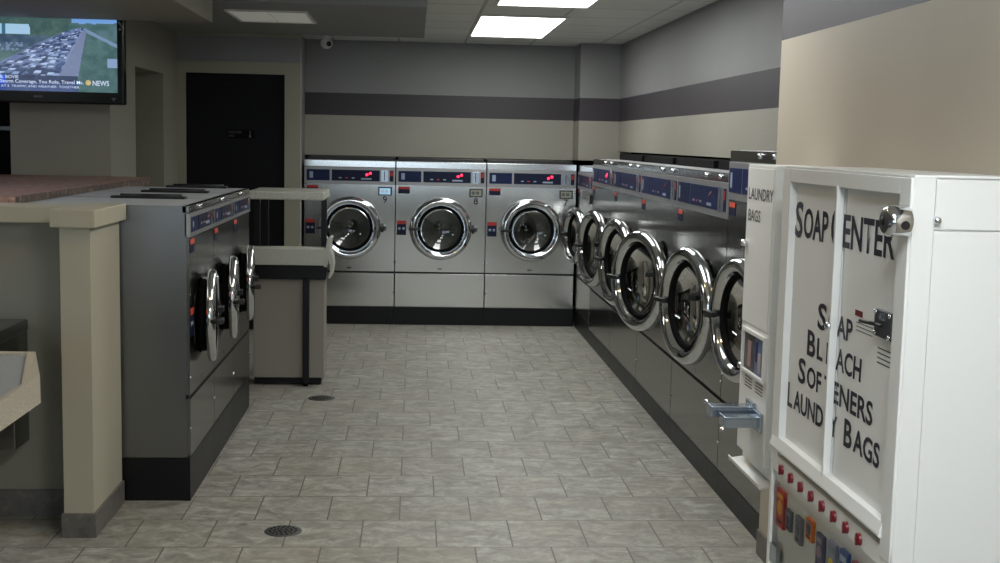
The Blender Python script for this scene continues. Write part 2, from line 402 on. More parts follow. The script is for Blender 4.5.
# security camera
t = thing('security_camera', 'small white dome security camera on the ceiling by the back wall', 'camera', (-.80, 11.3, H_C))
MB().lathe([(0, 0), (.05, 0), (.052, -.02), (.03, -.028), (.018, -.035), (.018, -.05)], 28, 'z').build('mount', M['camw'], t)
MB().lathe([(0, -.10), (.025, -.097), (.047, -.08), (.055, -.055), (.05, -.03), (.02, -.012)], 28, 'z', c=(0, -.0, -.02)).build('housing', M['camw'], t)
MB().lathe([(0, -.062), (.016, -.06), (.022, -.050), (.023, -.02)], 24, 'y', c=(.022, .0, -.078)).build('lens', M['tvb'], t)

# floor drains
for i, (x, y, r, lb) in enumerate(((-.522, 5.03, .071, 'round perforated floor drain in the near aisle'), (-.562, 7.69, .078, 'dark round floor drain beside the folding table'))):
    t = thing('floor_drain', lb, 'floor drain', (x, y, 0), 0, 'floor drains')
    MB().lathe([(0, .003), (r, .003), (r + .006, .001), (r + .006, 0)], 40, 'z').build('grate', M['drain'], t)
    mb = MB()
    for rr, n in ((.018, 6), (.036, 11), (.054, 16)):
        for k in range(n):
            a = 2 * PI * k / n; mb.cyl((rr * math.cos(a), rr * math.sin(a), .003), (rr * math.cos(a), rr * math.sin(a), .0038), .0055, 8)
    mb.build('drain_holes', M['hole'], t)

# ------------------------------------------------------------------ washers
def washer(label, group, loc, rz, W, D, H, kick, seam, zp0, zp1, rd, zd, ang, front, xd=0., th=1., number=None, lcd=None, hose=False, wide=False, ledpos=None, blue0=None, blue1=None, lid=False, screws=2):
    """front lies at local y=0 facing -y; W wide centred on x"""
    t = thing('washing_machine', label, 'washing machine', loc, rz, group)
    w = W / 2 - .004
    # cabinet: shell with an open front, round-holed front panel
    mb = MB()
    mb.box(-w, -w + .012, .012, D, kick, H).box(w - .012, w, .012, D, kick, H).box(-w + .012, w - .012, D - .012, D, kick, H - .012).box(-w + .012, w - .012, .012, D, kick, kick + .012)
    mb.build('cabinet', M['steelside'], t)
    MB().box(-w + .012, w - .012, .015, D, H - .012, H, .002).build('top_panel', M['steeltop'], t)
    # front panel with hole
    n = 64; ro = rd * .80
    x0, x1, z0, z1 = -w, w, seam + .008, zp0
    f = MB(); bm = f.bm
    cs = [math.atan2(zc - zd, xc - xd) for xc in (x0, x1) for zc in (z0, z1)]
    angs = sorted(set([2 * PI * i / n - PI for i in range(n)] + cs))
    def outer(a):
        c, s = math.cos(a), math.sin(a); k = 1e9
        if c > 1e-9: k = min(k, (x1 - xd) / c)
        if c < -1e-9: k = min(k, (x0 - xd) / c)
        if s > 1e-9: k = min(k, (z1 - zd) / s)
        if s < -1e-9: k = min(k, (z0 - zd) / s)
        return xd + c * k, zd + s * k
    for y in (0,):
        O = [bm.verts.new((outer(a)[0], y, outer(a)[1])) for a in angs]
        I = [bm.verts.new((xd + ro * math.cos(a), y, zd + ro * math.sin(a))) for a in angs]
        J = [bm.verts.new((xd + ro * .97 * math.cos(a), .03, zd + ro * .97 * math.sin(a))) for a in angs]
        P = [bm.verts.new((outer(a)[0], .012, outer(a)[1])) for a in angs]
        for i in range(len(angs)):
            j = (i + 1) % len(angs)
            bm.faces.new((O[i], O[j], I[j], I[i])); bm.faces.new((I[i], I[j], J[j], J[i])); bm.faces.new((O[j], O[i], P[i], P[j]))
    fp = f.build('front_panel', front, t, recalc=True)
    # drum
    dr = MB(); rb = min(rd * 1.02, w - .03 - abs(xd))
    dr.lathe([(ro * .97, .03), (rb * .97, .035), (rb, .05), (rb, min(D - .1, .42)), (rb * .9, min(D - .08, .44)), (rb * .3, min(D - .09, .43)), (0.0, min(D - .10, .42))], 40, c=(xd, 0, zd))
    drum = dr.build('drum', M['drum'], t)
    for k in range(3):
        a = 2 * PI * k / 3 + .5
        mb = MB(); mb.prism([(-.03, .0), (.03, 0), (.008, .06), (-.008, .06)], .07, min(D - .12, .38))
        o = mb.build('drum_lifter', M['chromed'], drum); o.location = (xd + rb * math.cos(a), 0, zd + rb * math.sin(a)); o.rotation_euler = (0, -(a) - PI / 2 + PI, 0)
        o.rotation_euler = (0, -PI / 2 - a, 0)
    MB().lathe([(0, -.03), (.03, -.028), (.045, -.012), (.05, 0)], 24, c=(xd, min(D - .11, .41), zd)).build('drum_hub', M['chrome'], drum)
    # lower service panel, kick plate
    MB().box(-w, w, -.002, .012, kick + .006, seam - .008, .0015).build('lower_panel', front, t)
    MB().box(-w, w, .006, .02, seam - .008, seam + .008).build('seam_strip', M['seam'], t)
    MB().box(-w - .003, w + .003, .0, .03, 0, kick).box(-w, w, .03, D - .02, 0, kick - .004).build('kick_plate', M['kick'], t)
    # fascia
    MB().box(-w, w, -.006, .02, zp0, zp1, .002).build('control_fascia', M['greyp'], t)
    MB().box(-w, w, -.002, .03, zp1 + .002, H, .002).build('top_trim', front, t)
    hb = zp1 - zp0
    b0 = zp0 + hb * .20; b1 = zp1 - hb * .16
    lp = MB().box(-w + .02, -w + .02 + W * .25, -.009, -.0055, b0, b1).build('instruction_label', M['blue'], t)
    MB().box(-w + .045, -w + .075, -.0095, -.009, b0 + .02, b1 - .02).build('label_mark', M['lbl'], lp)
    for k in range(3):
        MB().box(-w + .09, -w + .02 + W * .22, -.0095, -.009, b0 + .02 + k * hb * .17, b0 + .026 + k * hb * .17).build('label_line', M['blued'], lp)
    dp = MB().box(-w + .03 + W * .26, w - W * .17, -.009, -.0055, b0, b1).build('display_panel', M['blue' if wide else 'blued'], t)
    xl = (w - W * .17) - W * .14
    for k, (dx, dz) in enumerate(((0, 0), (.03, .012))):
        MB().lathe([(0, -.004), (.009, -.002), (.010, 0)], 16, c=(xl + dx, -.009, (b0 + b1) / 2 + .008 + dz)).build('status_led', M['led'] if ledpos else M['knobred'], dp)
    MB().box(xl - .05, xl + .04, -.0098, -.009, b0 + .012, b0 + .026).build('display_print', M['lbl'], dp)
    for k in range(3):
        MB().box(-w + .06 + W * .30 + k * W * .07, -w + .06 + W * .33 + k * W * .07, -.0098, -.009, b0 + .02, b0 + .03).build('display_print', M['red'] if k == 1 else M['lbl'], dp)
    cs_ = MB().box(w - W * .155, w - W * .075, -.010, -.0055, b0 - .004, b1 + .004, .001).build('coin_plate', M['zinc'], t)
    MB().box(w - W * .12, w - W * .112, -.0108, -.010, b0 + .01, b1 - .01).build('coin_slot', M['black'], cs_)
    MB().box(w - W * .06, w - W * .02, -.009, -.0055, b0, b1).build('end_label', M['blued'], t)
    MB().box(w - W * .055, w - W * .025, -.0098, -.009, (b0 + b1) / 2, b1 - .01).build('end_print', M['red'], t)
    # stickers on the front
    s1 = MB().box(-w + .02, -w + .12, -.0022, -.0002, zp0 - .072, zp0 - .014).build('warning_sticker', M['blued'], t)
    MB().box(-w + .02, -w + .12, -.0032, -.0022, zp0 - .034, zp0 - .012).build('sticker_band', M['orange' if wide or lid else 'red'], s1)
    if not wide:
        s2 = MB().box(-w + .012, -w + .092, -.0022, -.0002, zd - .06, zd + .062).build('instruction_sticker', M['blued'], t)
        MB().box(-w + .012, -w + .092, -.0032, -.0022, zd + .036, zd + .066).build('sticker_band', M['orange' if lid else 'red'], s2)
        for k in range(2):
            MB().lathe([(0, -.001), (.012, -.001), (.012, 0)], 16, c=(-w + .034 + .036 * k, -.0022, zd - .005)).build('sticker_dot', M['lbl'], s2)
    if lcd is not None:
        b = MB().box(w - .145, w - .028, -.018, .0, zp0 - .092, zp0 - .018, .003).build('price_display', M['black'], t)
        MB().box(w - .134, w - .04, -.0195, -.018, zp0 - .082, zp0 - .028).build('display_screen', M['lcd'] if lcd else M['lcdd'], b)
        for k in range(2):
            MB().box(w - .125 + .038 * k, w - .097 + .038 * k, -.0202, -.0195, zp0 - .068, zp0 - .042).build('display_digit', M['white'] if lcd else M['inkg'], b)
    if number:
        text('machine_number', number, M['ink'], t, (w - .105, -.0008, zp0 - .155), (1, 0, 0), (0, 0, 1), .056, bold=.012)
    for x in (-w + .008, w - .008):
        for z in ((seam + zd - rd) / 2 + .03, kick + .13):
            MB().lathe([(0, -.006), (.005, -.0055), (.008, -.002), (.008, 0)], 12, c=(x, 0, z)).build('screw', M['chrome'], t)
    MB().box(-.02, .02, -.001, .0, seam + .03, seam + .042).build('maker_badge', M['chromed'], t)
    for x in ([w * .2, w * .72] if wide else [-w * .25] if lid else []):
        MB().lathe([(0, -.014), (.008, -.013), (.012, -.008), (.013, 0)], 16, c=(x, -.002, (zp1 + H) / 2 + .005)).build('lid_lock', M['chrome'], t)
    if lid:
        MB().box(w - .085, w - .015, .12, D - .24, H, H + .012, .004).cyl((w - .05, .14, H + .012), (w - .05, D - .28, H + .012), .010, 10).build('hose_cover', M['black'], t)
    elif wide:
        MB().box(-w + .05, w - .05, .20, .42, H, H + (.045 if D > .5 else .004), .004).build('dark_gap_block', M['rubber'], t)  # black block standing in for the dark gap beneath the wall
    else:
        MB().box(-w + .01, w - .01, .20, D - .05, H, H + .028, .004).build('dark_gap_block', M['black'], t)  # dark filler in place of the unlit gap under the back wall
    # door, hinged at its right side
    q = rd
    prof = [(q * .965, .0), (q, -.008), (q, -.030), (q * .985, -.046), (q * .94, -.060), (q * .875, -.066), (q * .81, -.058), (q * .765, -.044), (q * .745, -.030), (q * .70, -.022), (q * .69, -.008), (q * .74, .004), (q * .965, 0)]
    dmb = MB(); dmb.lathe([(r, a * th) for r, a in prof], 72, c=(-q, 0, 0))
    door = dmb.build('door', M['chrome'], t, loc=(xd + q, -.012, zd)); door.rotation_euler = (0, 0, R(ang))
    MB().lathe([(q * .71, -.0215), (q * .74, -.034), (q * .68, -.030), (q * .655, -.012), (q * .70, -.006)], 56, c=(-q, 0, 0)).build('door_inner_ring', M['rubber'], door)
    MB().lathe([(0, .045), (q * .2, .043), (q * .4, .034), (q * .55, .018), (q * .64, -.003), (q * .685, -.014)], 48, c=(-q, 0, 0)).build('door_glass', M['glass'], door)
    MB().lathe([(q * .70, .004), (q * .76, .006), (q * .78, .022), (q * .75, .036), (q * .68, .030), (q * .66, .006), (q * .70, .004)], 56, c=(-q, 0, 0)).build('door_gasket', M['rubber'], door)
    MB().box(-2 * q - .012, -2 * q + q * .34, -.078, -.05, -.011, .011, .004).cyl((-2 * q + .01, -.075, 0), (-2 * q + .01, -.02, 0), .012, 12).build('door_handle', M['black'], door)
    MB().box(-q * .22, .035, -.060, -.036, -.013, .013, .003).cyl((.014, -.03, -.035), (.014, -.03, .035), .011, 14).build('door_hinge', M['black'], door)
    if xd + q + .052 < w: MB().box(xd + q + .024, xd + q + .050, -.05, .0, zd - .022, zd + .022, .003).build('hinge_bracket', M['chromed'], t)
    return t

back = dict(W=.792, D=.80, H=1.431, kick=.156, seam=.462, zp0=1.226, zp1=1.374, rd=.270, zd=.852, front=M['steel'])
Yb, X0 = 10.846, -.9556
for i, (num, lcd, lab) in enumerate((('9', True, 'stainless front-load washer number 9 with a glowing price display, against the back wall'),
                                     ('8', False, 'stainless front-load washer number 8, middle of the back wall trio'),
                                     ('7', False, 'stainless front-load washer number 7, at the right end of the back wall'))):
    washer(lab, 'washers along the back wall', (X0 + .792 * (i + .5), Yb, 0), 0, ang=(4, 3, 5)[i], number=num, lcd=lcd, ledpos=True, **back)
XR = 1.437
Y0 = Yb - .903
bk = dict(back)
bk.update(W=.905, rd=.235, D=.80, xd=.07)
washer('narrow stainless washer in the right row, tucked into the far corner', 'washers along the right wall', (XR, Y0 + .455, 0), -PI / 2, ang=12, lcd=False, **bk)
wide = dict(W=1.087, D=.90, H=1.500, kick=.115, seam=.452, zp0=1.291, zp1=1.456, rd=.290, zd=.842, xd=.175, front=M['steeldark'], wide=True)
for i, (a, led, lab) in enumerate(((11, True, 'wide stainless washer second from the far corner in the right row, red digits lit'),
                              (11, False, 'wide stainless washer third from the far corner in the right row'),
                              (20, False, 'wide stainless washer in the right row with its round door standing furthest open'),
                              (11.5, False, 'wide stainless washer in the right row just before the taller one'))):
    washer(lab, 'washers along the right wall', (XR, Y0 - 1.087 * (i + .5), 0), -PI / 2, ang=a, ledpos=led, **wide)
wt = dict(wide); wt.update(H=1.608, zp0=1.385, zp1=1.555, rd=.264, zd=.900, xd=.118, W=.84, D=.42)
washer('tallest stainless washer, half hidden behind the white laundry bag dispenser', 'washers along the right wall', (XR, Y0 - 1.087 * 4 - .42, 0), -PI / 2, ang=8, **wt)
XL = -.976
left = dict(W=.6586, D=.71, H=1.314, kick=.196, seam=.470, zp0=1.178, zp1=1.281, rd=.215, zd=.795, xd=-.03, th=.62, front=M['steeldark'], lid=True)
for i, lab in enumerate(('stainless washer nearest the cream post, its steel side facing the aisle', 'middle stainless washer of the short left row', 'stainless washer of the left row next to the folding table')):
    washer(lab, 'washers in the left row', (XL, 5.459 + .6586 * (i + .5), 0), PI / 2, ang=(6, 6.5, 6.5)[i], **left)

# ------------------------------------------------------------------ counter behind the left row
t = thing('counter', 'rose granite topped counter behind the left washers', 'counter', (-2.9, 6.6, 0))
MB().box(-1.2, 1.17, -1.14, 1.5, 0, 1.30).build('counter_body', M['grayb'], t)
MB().box(-1.25, 1.20, -1.17, 1.53, 1.30, 1.345, .004).build('counter_top', M['pink'], t)
MB().box(1.20, 1.206, -1.17, 1.53, 1.302, 1.343).build('edge_strip', M['pinkedge'], t)

# ------------------------------------------------------------------ folding table with overshelf
t = thing('folding_table', 'white topped folding table with a raised shelf bar beside the left washers', 'table', (-.80, 8.03, 0))
mb = MB(); mb.prism([(0, .80), (0, .905), (.008, .915), (.13, .912), (.14, .80)], -.262, .235, 'yz', .003)
mb.build('table_top', M['tabw'], t)
# moulded right-hand lip: rises to a horn and curls down outside
mb = MB(); mb.prism([(.222, .79), (.228, .88), (.236, .93), (.245, .975), (.262, .985), (.272, .98), (.262, .93), (.262, .90), (.278, .86), (.285, .80), (.275, .74), (.262, .715), (.250, .72), (.262, .76), (.262, .80), (.250, .84), (.244, .79)], .0, .20, 'xz', .003)
mb.build('side_lip', M['tabw'], t)
MB().box(-.255, .235, .02, .20, .705, .80, .004).build('apron_frame', M['kick'], t)
MB().box(-.235, .222, .06, .30, .052, .705, .003).build('cabinet_panel', M['tabb'], t)
MB().box(.088, .128, .02, .058, .02, .72, .003).build('leg', M['kick'], t)
MB().box(.095, .121, .025, .055, 0, .02).build('foot', M['rubber'], t)
MB().box(-.23, .205, .08, .28, .012, .052).build('plinth', M['kick'], t)
for x in (-.215, .215):
    MB().box(x - .018, x + .018, .09, .13, .925 - .01, 1.222, .003).build('shelf_post', M['kick'], t)
MB().box(-.262, .222, -.01, .55, 1.221, 1.275, .008).build('raised_shelf', M['tabw'], t)
# the rear half on which the raised shelf rests stays light too
MB().box(-.23, -.19, .50, .54, 0, 1.222, .003).box(.19, .2, .50, .54, .0, 1.222, .003).build('rear_leg', M['kick'], t)

# ------------------------------------------------------------------ near-left folding table and drinking fountain
t = thing('folding_table', 'speckled grey folding table end with a tan moulded rim, cut by the left edge', 'table', (-1.9, 3.2, 0))
def ngon_ring(mb, outer, inner, z0, z1, zi):
    pass
ox, oy = 1.9, -3.2
top = [(-2.9, 1.6), (-1.110, 1.6), (-1.106, 3.55), (-1.243, 4.05), (-2.9, 4.05)]
apr = [(-2.9, 1.58), (-1.075, 1.58), (-1.075, 3.62), (-1.150, 3.90), (-1.215, 4.12), (-2.9, 4.12)]
Z = .9
mb = MB()
mb.prism([(x + ox, y + oy) for x, y in top], Z - .03, Z, 'xy')
mb.build('table_surface', M['grayspeck'], t)
mb = MB(); bm = mb.bm
outT = [(-2.9, 1.585), (-1.092, 1.585), (-1.090, 3.56), (-1.226, 4.085), (-2.9, 4.085)]
outB = [(-2.9, 1.565), (-1.086, 1.565), (-1.086, 3.66), (-1.215, 4.09), (-2.9, 4.09)]
def ring(pts, z): return [bm.verts.new((x + ox, y + oy, z)) for x, y in pts]
a = ring(top, Z - .004); b = ring(top, Z + .008); c_ = ring(outT, Z + .008); d_ = ring(outB, Z - .070); e_ = ring(top, Z - .070)
for A, B in ((a, b), (b, c_), (c_, d_), (d_, e_), (e_, a)):
    for i in range(5):
        j = (i + 1) % 5; bm.faces.new((A[i], A[j], B[j], B[i]))
mb.build('rim', M['tan'], t)
MB().box(-1.1, .30, -1.3, .30, .04, Z - .095).build('table_base', M['kick'], t)
MB().box(-1.0, .2, -1.2, .2, 0, .04).build('plinth', M['rubber'], t)

t = thing('drinking_fountain', 'stainless wall-hung basin on the grey half wall, cut by the left edge', 'drinking fountain', (-1.62, 5.24, 0))
# local x runs right, y towards the wall (0) from the room
mb = MB(); mb.prism([(-.003, .33), (-.003, .80), (-.42, .80), (-.43, .775), (-.36, .755), (-.20, .70), (-.19, .33)], -.40, .018, 'yz', .005)
mb.build('basin_body', M['steeldark'], t)
mb = MB(); mb.box(-.42, .022, -.455, -.003, .795, .845, .008); mb.build('basin_rim', M['chromed'], t)
MB().lathe([(0, .8455), (.11, .8465), (.145, .850), (.158, .854), (.165, .8505), (.165, .845)], 36, 'z', c=(-.20, -.235, 0)).build('bowl', M['chrome'], t)
MB().cyl((-.30, -.06, .845), (-.30, -.06, .885), .010, 12).cyl((-.30, -.06, .885), (-.27, -.12, .900), .009, 12).build('spout', M['chrome'], t)

# ------------------------------------------------------------------ television
t = thing('television', 'wall-mounted flat television showing highway traffic news', 'television', (-2.36, 7.88, 1.72))
# local frame: screen faces -y; slightly turned
ZT0, ZT1 = 1.72, 2.32
def tvbox(name, x0, x1, y0, y1, z0, z1, m, p, bev=0): return MB().box(x0, x1, y0, y1, z0, z1, bev).build(name, m, p)
TW = 1.02
body = tvbox('body', -.48, .545, 0, .085, .005, .60, M['tvb'], t, .01)
mb = MB(); bm = mb.bm
NXs, NZs = 176, 96
sx0, sx1, sz0, sz1 = -.448, .508, .078, .562
import math as _m
def hsh(i, j, k=0):
    v = _m.sin(i * 12.9898 + j * 78.233 + k * 37.7) * 43758.5453; return v - _m.floor(v)
def noise(x, y, k=0):
    xi, yi = int(_m.floor(x)), int(_m.floor(y)); fx, fy = x - xi, y - yi
    fx = fx * fx * (3 - 2 * fx); fy = fy * fy * (3 - 2 * fy)
    a = hsh(xi, yi, k) * (1 - fx) + hsh(xi + 1, yi, k) * fx; b = hsh(xi, yi + 1, k) * (1 - fx) + hsh(xi + 1, yi + 1, k) * fx
    return a * (1 - fy) + b * fy
def mixc(a, b, f): return tuple(p * (1 - f) + q * f for p, q in zip(a, b))
cars = []
for k in range(230):
    v = random.random() ** .75 * .62 + .20
    cars.append((v, random.random(), random.choice(((.80, .86, .95), (.85, .9, 1.), (.10, .13, .22), (.25, .30, .45), (.62, .70, .85), (.15, .2, .3)))))
def picture(u, v):
    """u 0..1 left to right, v 0..1 downwards of the visible picture: a wide highway running to the horizon"""
    g1 = noise(u * 22, v * 16); g2 = noise(u * 60, v * 44, 3)
    sky = mixc((.36, .60, .90), (.58, .74, .92), min(1, v * 5))
    c = sky if v < .12 + .03 * g1 else mixc((.20, .32, .22), (.36, .47, .42), g1)
    hz = .15 + .05 * noise(u * 9, 1, 5)
    if u < .60 + .05 * g1 and .34 + .04 * g1 > v > .03 + .05 * noise(u * 14, 2, 9) + .08 * max(0, u - .5): c = mixc((.13, .22, .14), (.33, .42, .28), g1 * .6 + g2 * .4)
    if u < .34 + .2 * g1 and v < .085: c = mixc((.28, .38, .50), (.40, .50, .62), g1)
    if u < .30 + .03 * (v - .15) and .17 < v < .29: c = (.75, .90, .96) if not (.08 < u < .11) else (.18, .38, .42)
    if u < .45 and .30 < v < .48: c = mixc((.10, .17, .22), (.28, .36, .36), g1)
    if u < .25 and .40 < v < .50 and g2 > .5: c = (.45, .52, .60)
    # road: edges converge at (.71,.20)
    if v > .20:
        f = (v - .20) / .80
        le = .68 - 1.02 * f ** .85; re = .76 - .10 * f
        if le < u < re:
            c = mixc((.34, .38, .52), (.46, .50, .64), g1)
            p = (u - le) / (re - le)
            for lane in (.2, .4, .6, .8):
                if abs(p - lane) < .012: c = (.6, .65, .78)
            if p > .80: c = mixc(c, (.55, .55, .62), .7)
            for cv, cp, cc in cars:
                cf = (cv - .20) / .80; sz = .012 + .05 * cf
                if abs(v - cv) < sz * .55 and abs(p - (.06 + .72 * cp)) * (re - le) < sz * .55:
                    c = cc if v < cv else mixc(cc, (.1, .12, .2), .55)
        if u > re and v > .36: c = mixc((.16, .28, .20), (.34, .46, .36), g1 * .7 + g2 * .3)
        if u > re and abs(v - (.25 + (u - .78) * .75)) < .022: c = (.52, .60, .68)
        if u > .92 and abs(v - .63) < .06: c = (.60, .68, .78)
    if v > .80 and u < .68: c = mixc(c, (.04, .06, .14), .8) if v < .90 else mixc(c, (.16, .20, .36), .75)
    if v > .80 and u < .10: c = (.03, .30, .88) if v < .92 else (.10, .2, .5)
    return c
col = bm.loops.layers.float_color.new('picture')
vs = [[bm.verts.new((sx0 + (sx1 - sx0) * i / NXs, -.0015, sz1 - (sz1 - sz0) * j / NZs)) for i in range(NXs + 1)] for j in range(NZs + 1)]
for j in range(NZs):
    for i in range(NXs):
        f = bm.faces.new((vs[j][i], vs[j + 1][i], vs[j + 1][i + 1], vs[j][i + 1]))
        # the photo shows the right-hand 90 % of the screen
        c = picture(max(0, ((i + .5) / NXs - .215) / .785), (j + .5) / NZs)
        c = mixc(c, (.33, .47, .70), .30)
        for l in f.loops: l[col] = lin(c)
m, tt, N, L, b = nt('television_picture')
at_ = N.new('ShaderNodeAttribute'); at_.attribute_name = 'picture'
L.new(at_.outputs['Color'], b.inputs['Emission Color']); b.inputs['Emission Strength'].default_value = 1.0
b.inputs['Base Color'].default_value = (0.01, .01, .01, 1); b.inputs['Roughness'].default_value = .25
scr = mb.build('screen', m, t)
wt_ = emit('television_caption', (.80, .86, .97), .8)
U = lambda u: sx0 + (sx1 - sx0) * (.215 + .785 * u)
V = lambda v: sz1 - (sz1 - sz0) * v
text('caption', 'B. BOVIE', wt_, scr, (U(.06), -.0025, V(.845)), (1, 0, 0), (0, 0, 1), .018, .11, .01)
text('caption', 'Storm Coverage, You Role, Travel Ms.', wt_, scr, (U(.06), -.0025, V(.90)), (1, 0, 0), (0, 0, 1), .020, .50, .01)
text('caption', 'LIVE AT 5  TRAFFIC AND WEATHER  TOGETHER', wt_, scr, (U(.0), -.0025, V(.955)), (1, 0, 0), (0, 0, 1), .013, .52)
text('caption', 'NEWS', wt_, scr, (U(.80), -.0025, V(.915)), (1, 0, 0), (0, 0, 1), .030, .10, .015)
MB().lathe([(0, -.001), (.017, -.001), (.017, 0)], 24, c=(U(.765), -.002, V(.88))).build('station_emblem', emit('gold_emblem', (.80, .72, .50), .8), scr)
MB().box(.0, .055, -.0012, 0, .040, .052).build('maker_badge', M['inkg'], t)
MB().prism([(.468, .048), (.500, .048), (.484, .022)], -.0012, 0).build('bezel_mark', M['inkg'], t)
MB().prism([(.515, .508), (.535, .478), (.538, .486), (.520, .518)], -.0015, -.0005).prism([(.518, .455), (.538, .465), (.518, .475), (.522, .465)], -.0015, -.0005).build('bezel_flecks', M['tvl'], t)  # two small silver marks on the right bezel
MB().box(-.10, .20, .085, .11, .18, .44, .004).cyl((.05, .10, .31), (.05, .268, .31), .03, 16).build('wall_bracket', M['kick'], t)
t.location = (-2.345, 8.15 - .27, 1.79)

# ------------------------------------------------------------------ soap machine
XS = 1.1255
t = thing('soap_vending_machine', 'white soap center vending machine with black lettering and a chrome lock', 'vending machine', (XS, 3.16, 0))
# local: x to the right (into wall), y along the wall; world y = 3.16 + ly
def L_(Y): return Y - 3.16
D0 = .272
cab = MB()
cab.box(.034, D0, L_(2.743), L_(3.715), .05, 1.563)
cab.box(.0, .052, L_(2.735), L_(2.765), .05, 1.567, .002).box(0, .03, L_(3.705), L_(3.72), .05, 1.567)
cab.box(.002, D0, L_(2.737), L_(3.72), 1.563, 1.569, .001)
cab.build('cabinet', M['white'], t)
MB().box(.01, D0 - .004, L_(2.76), L_(3.70), 0, .05).build('plinth', M['black'], t)
# side skins
sd = MB().box(.054, D0 - .002, L_(2.7375), L_(2.743), 1.446, 1.560, .001).build('side_flap', M['white'], t)
MB().box(.054, D0, L_(2.7395), L_(2.743), .06, 1.441, .001).build('side_panel', M['white'], t)
MB().lathe([(0, -.016), (.006, -.015), (.009, -.010), (.009, 0)], 20, c=(.0575, L_(2.7375), 1.467)).build('flap_lock', M['chrome'], sd)
# door frame round the two lettered panels
fr = MB()
fr.box(-.006, .028, L_(2.737), L_(2.800), .66, 1.562, .002).box(-.006, .028, L_(3.640), L_(3.712), .66, 1.562, .002)
fr.box(-.006, .028, L_(2.80), L_(3.640), 1.522, 1.562, .002).box(-.006, .028, L_(2.80), L_(3.640), .70, .745, .002)
frame = fr.build('door_frame', M['white'], t)
MB().box(.016, .026, L_(2.80), L_(3.206), .745, 1.522).build('lettered_panel', M['whitep'], t)
MB().box(.016, .026, L_(3.226), L_(3.640), .745, 1.522).build('lettered_panel', M['whitep'], t)
MB().box(-.008, .013, L_(3.219), L_(3.232), .735, 1.528, .002).build('centre_bar', M['white'], t)
MB().lathe([(0, -.012), (.008, -.011), (.011, -.006), (.011, 0)], 20, 'x', c=(-.008, L_(3.2255), 1.150)).build('bar_lock', M['chrome'], t)
# shining sloped ledge below the panels
MB().prism([(-.008, .690), (-.034, .700), (-.034, .712), (-.006, .742)], L_(2.725), L_(3.712), 'xz', .0).build('ledge', M['white'], t) if 0 else None
mb = MB(); mb.prism([(-.006, .704), (-.013, .707), (-.015, .713), (-.006, .742), (.01, .742), (.01, .704)], L_(2.790), L_(3.700), 'xz', .0015)
mb.build('ledge', M['white'], t)
PX = XS + .016
def line(Y0_, Y1_, s, z, h, first=None, mat='ink', bold=.022, ratio=.85):
    """small-cap words between two distances along the machine; reading direction runs towards the camera"""
    text('lettering', s, M[mat], t, (PX - XS - .0008, L_(Y0_), z), (0, -1, 0), (0, 0, 1), h, abs(Y0_ - Y1_), bold)
# words: larger initial, smaller capitals after it
line(3.640, 3.568, 'S', 1.363, .100); line(3.558, 3.343, 'OAP', 1.366, .082)
line(3.320, 3.236, 'C', 1.363, .100); line(3.221, 2.862, 'ENTER', 1.366, .084)
line(3.392, 3.318, 'S', 1.122, .070); line(3.303, 3.246, 'O', 1.124, .056); line(3.232, 3.112, 'AP', 1.124, .056)
line(3.472, 3.400, 'B', 1.033, .070); line(3.385, 3.335, 'L', 1.035, .057); line(3.305, 3.250, 'E', 1.035, .057); line(3.226, 3.036, 'ACH', 1.035, .057)
line(3.543, 3.475, 'S', .940, .070); line(3.460, 3.335, 'OF', .942, .057); line(3.310, 3.256, 'T', .942, .057); line(3.235, 2.942, 'ENERS', .942, .057)
line(3.632, 3.585, 'L', .848, .070); line(3.572, 3.305, 'AUND', .850, .057); line(3.290, 3.252, 'R', .850, .057); line(3.243, 3.190, 'Y', .850, .057)
line(3.135, 3.075, 'B', .848, .070); line(3.065, 2.882, 'AGS', .850, .058)
# coin mechanism on the right-hand panel
mc = MB().box(.002, .016, L_(2.830), L_(2.936), 1.172, 1.238, .003).build('coin_mechanism', M['mech'], t)
for y in (2.838, 2.928):
    for z in (1.179, 1.231):
        MB().lathe([(0, -.004), (.005, -.003), (.006, 0)], 12, 'x', c=(.002, L_(y), z)).build('screw', M['chrome'], mc)
MB().cyl((.002, L_(2.885), 1.203), (-.030, L_(2.945), 1.206), .005, 10).build('lever', M['black'], mc)
text('mechanism_print', 'ACD', M['lbl'], mc, (.0012, L_(2.900), 1.216), (0, -1, 0), (0, 0, 1), .018, .04)
MB().box(.0145, .0158, L_(3.05), L_(3.10), 1.198, 1.213).build('red_notice', M['knobred'], t)
for k in range(3):
    MB().box(.0150, .0158, L_(2.975), L_(3.09), 1.181 - .010 * k, 1.183 - .010 * k).build('notice_line', M['inkg'], t)
for k in range(4):
    MB().box(.0150, .0158, L_(2.850), L_(2.935), 1.140 - .012 * k, 1.143 - .012 * k).build('notice_line', M['inkg'], t)
# chrome barrel lock
lk = MB(); lk.lathe([(0, -.056), (.029, -.055), (.034, -.048), (.036, -.042), (.036, -.004), (.033, 0)], 36, 'x', c=(-.006, L_(2.742), 1.463))
lk = lk.build('barrel_lock', M['chrome'], t)
MB().lathe([(0, -.0585), (.024, -.0580), (.027, -.0555)], 30, 'x', c=(-.006, L_(2.742), 1.463)).build('lock_face', M['mech'], lk)
MB().lathe([(0, -.062), (.009, -.0615), (.011, -.058)], 20, 'x', c=(-.006, L_(2.742), 1.463)).build('key_plug', M['black'], lk)
MB().cyl((-.026, L_(2.712), 1.456), (-.026, L_(2.704), 1.456), .010, 16).build('side_plug', M['black'], lk)
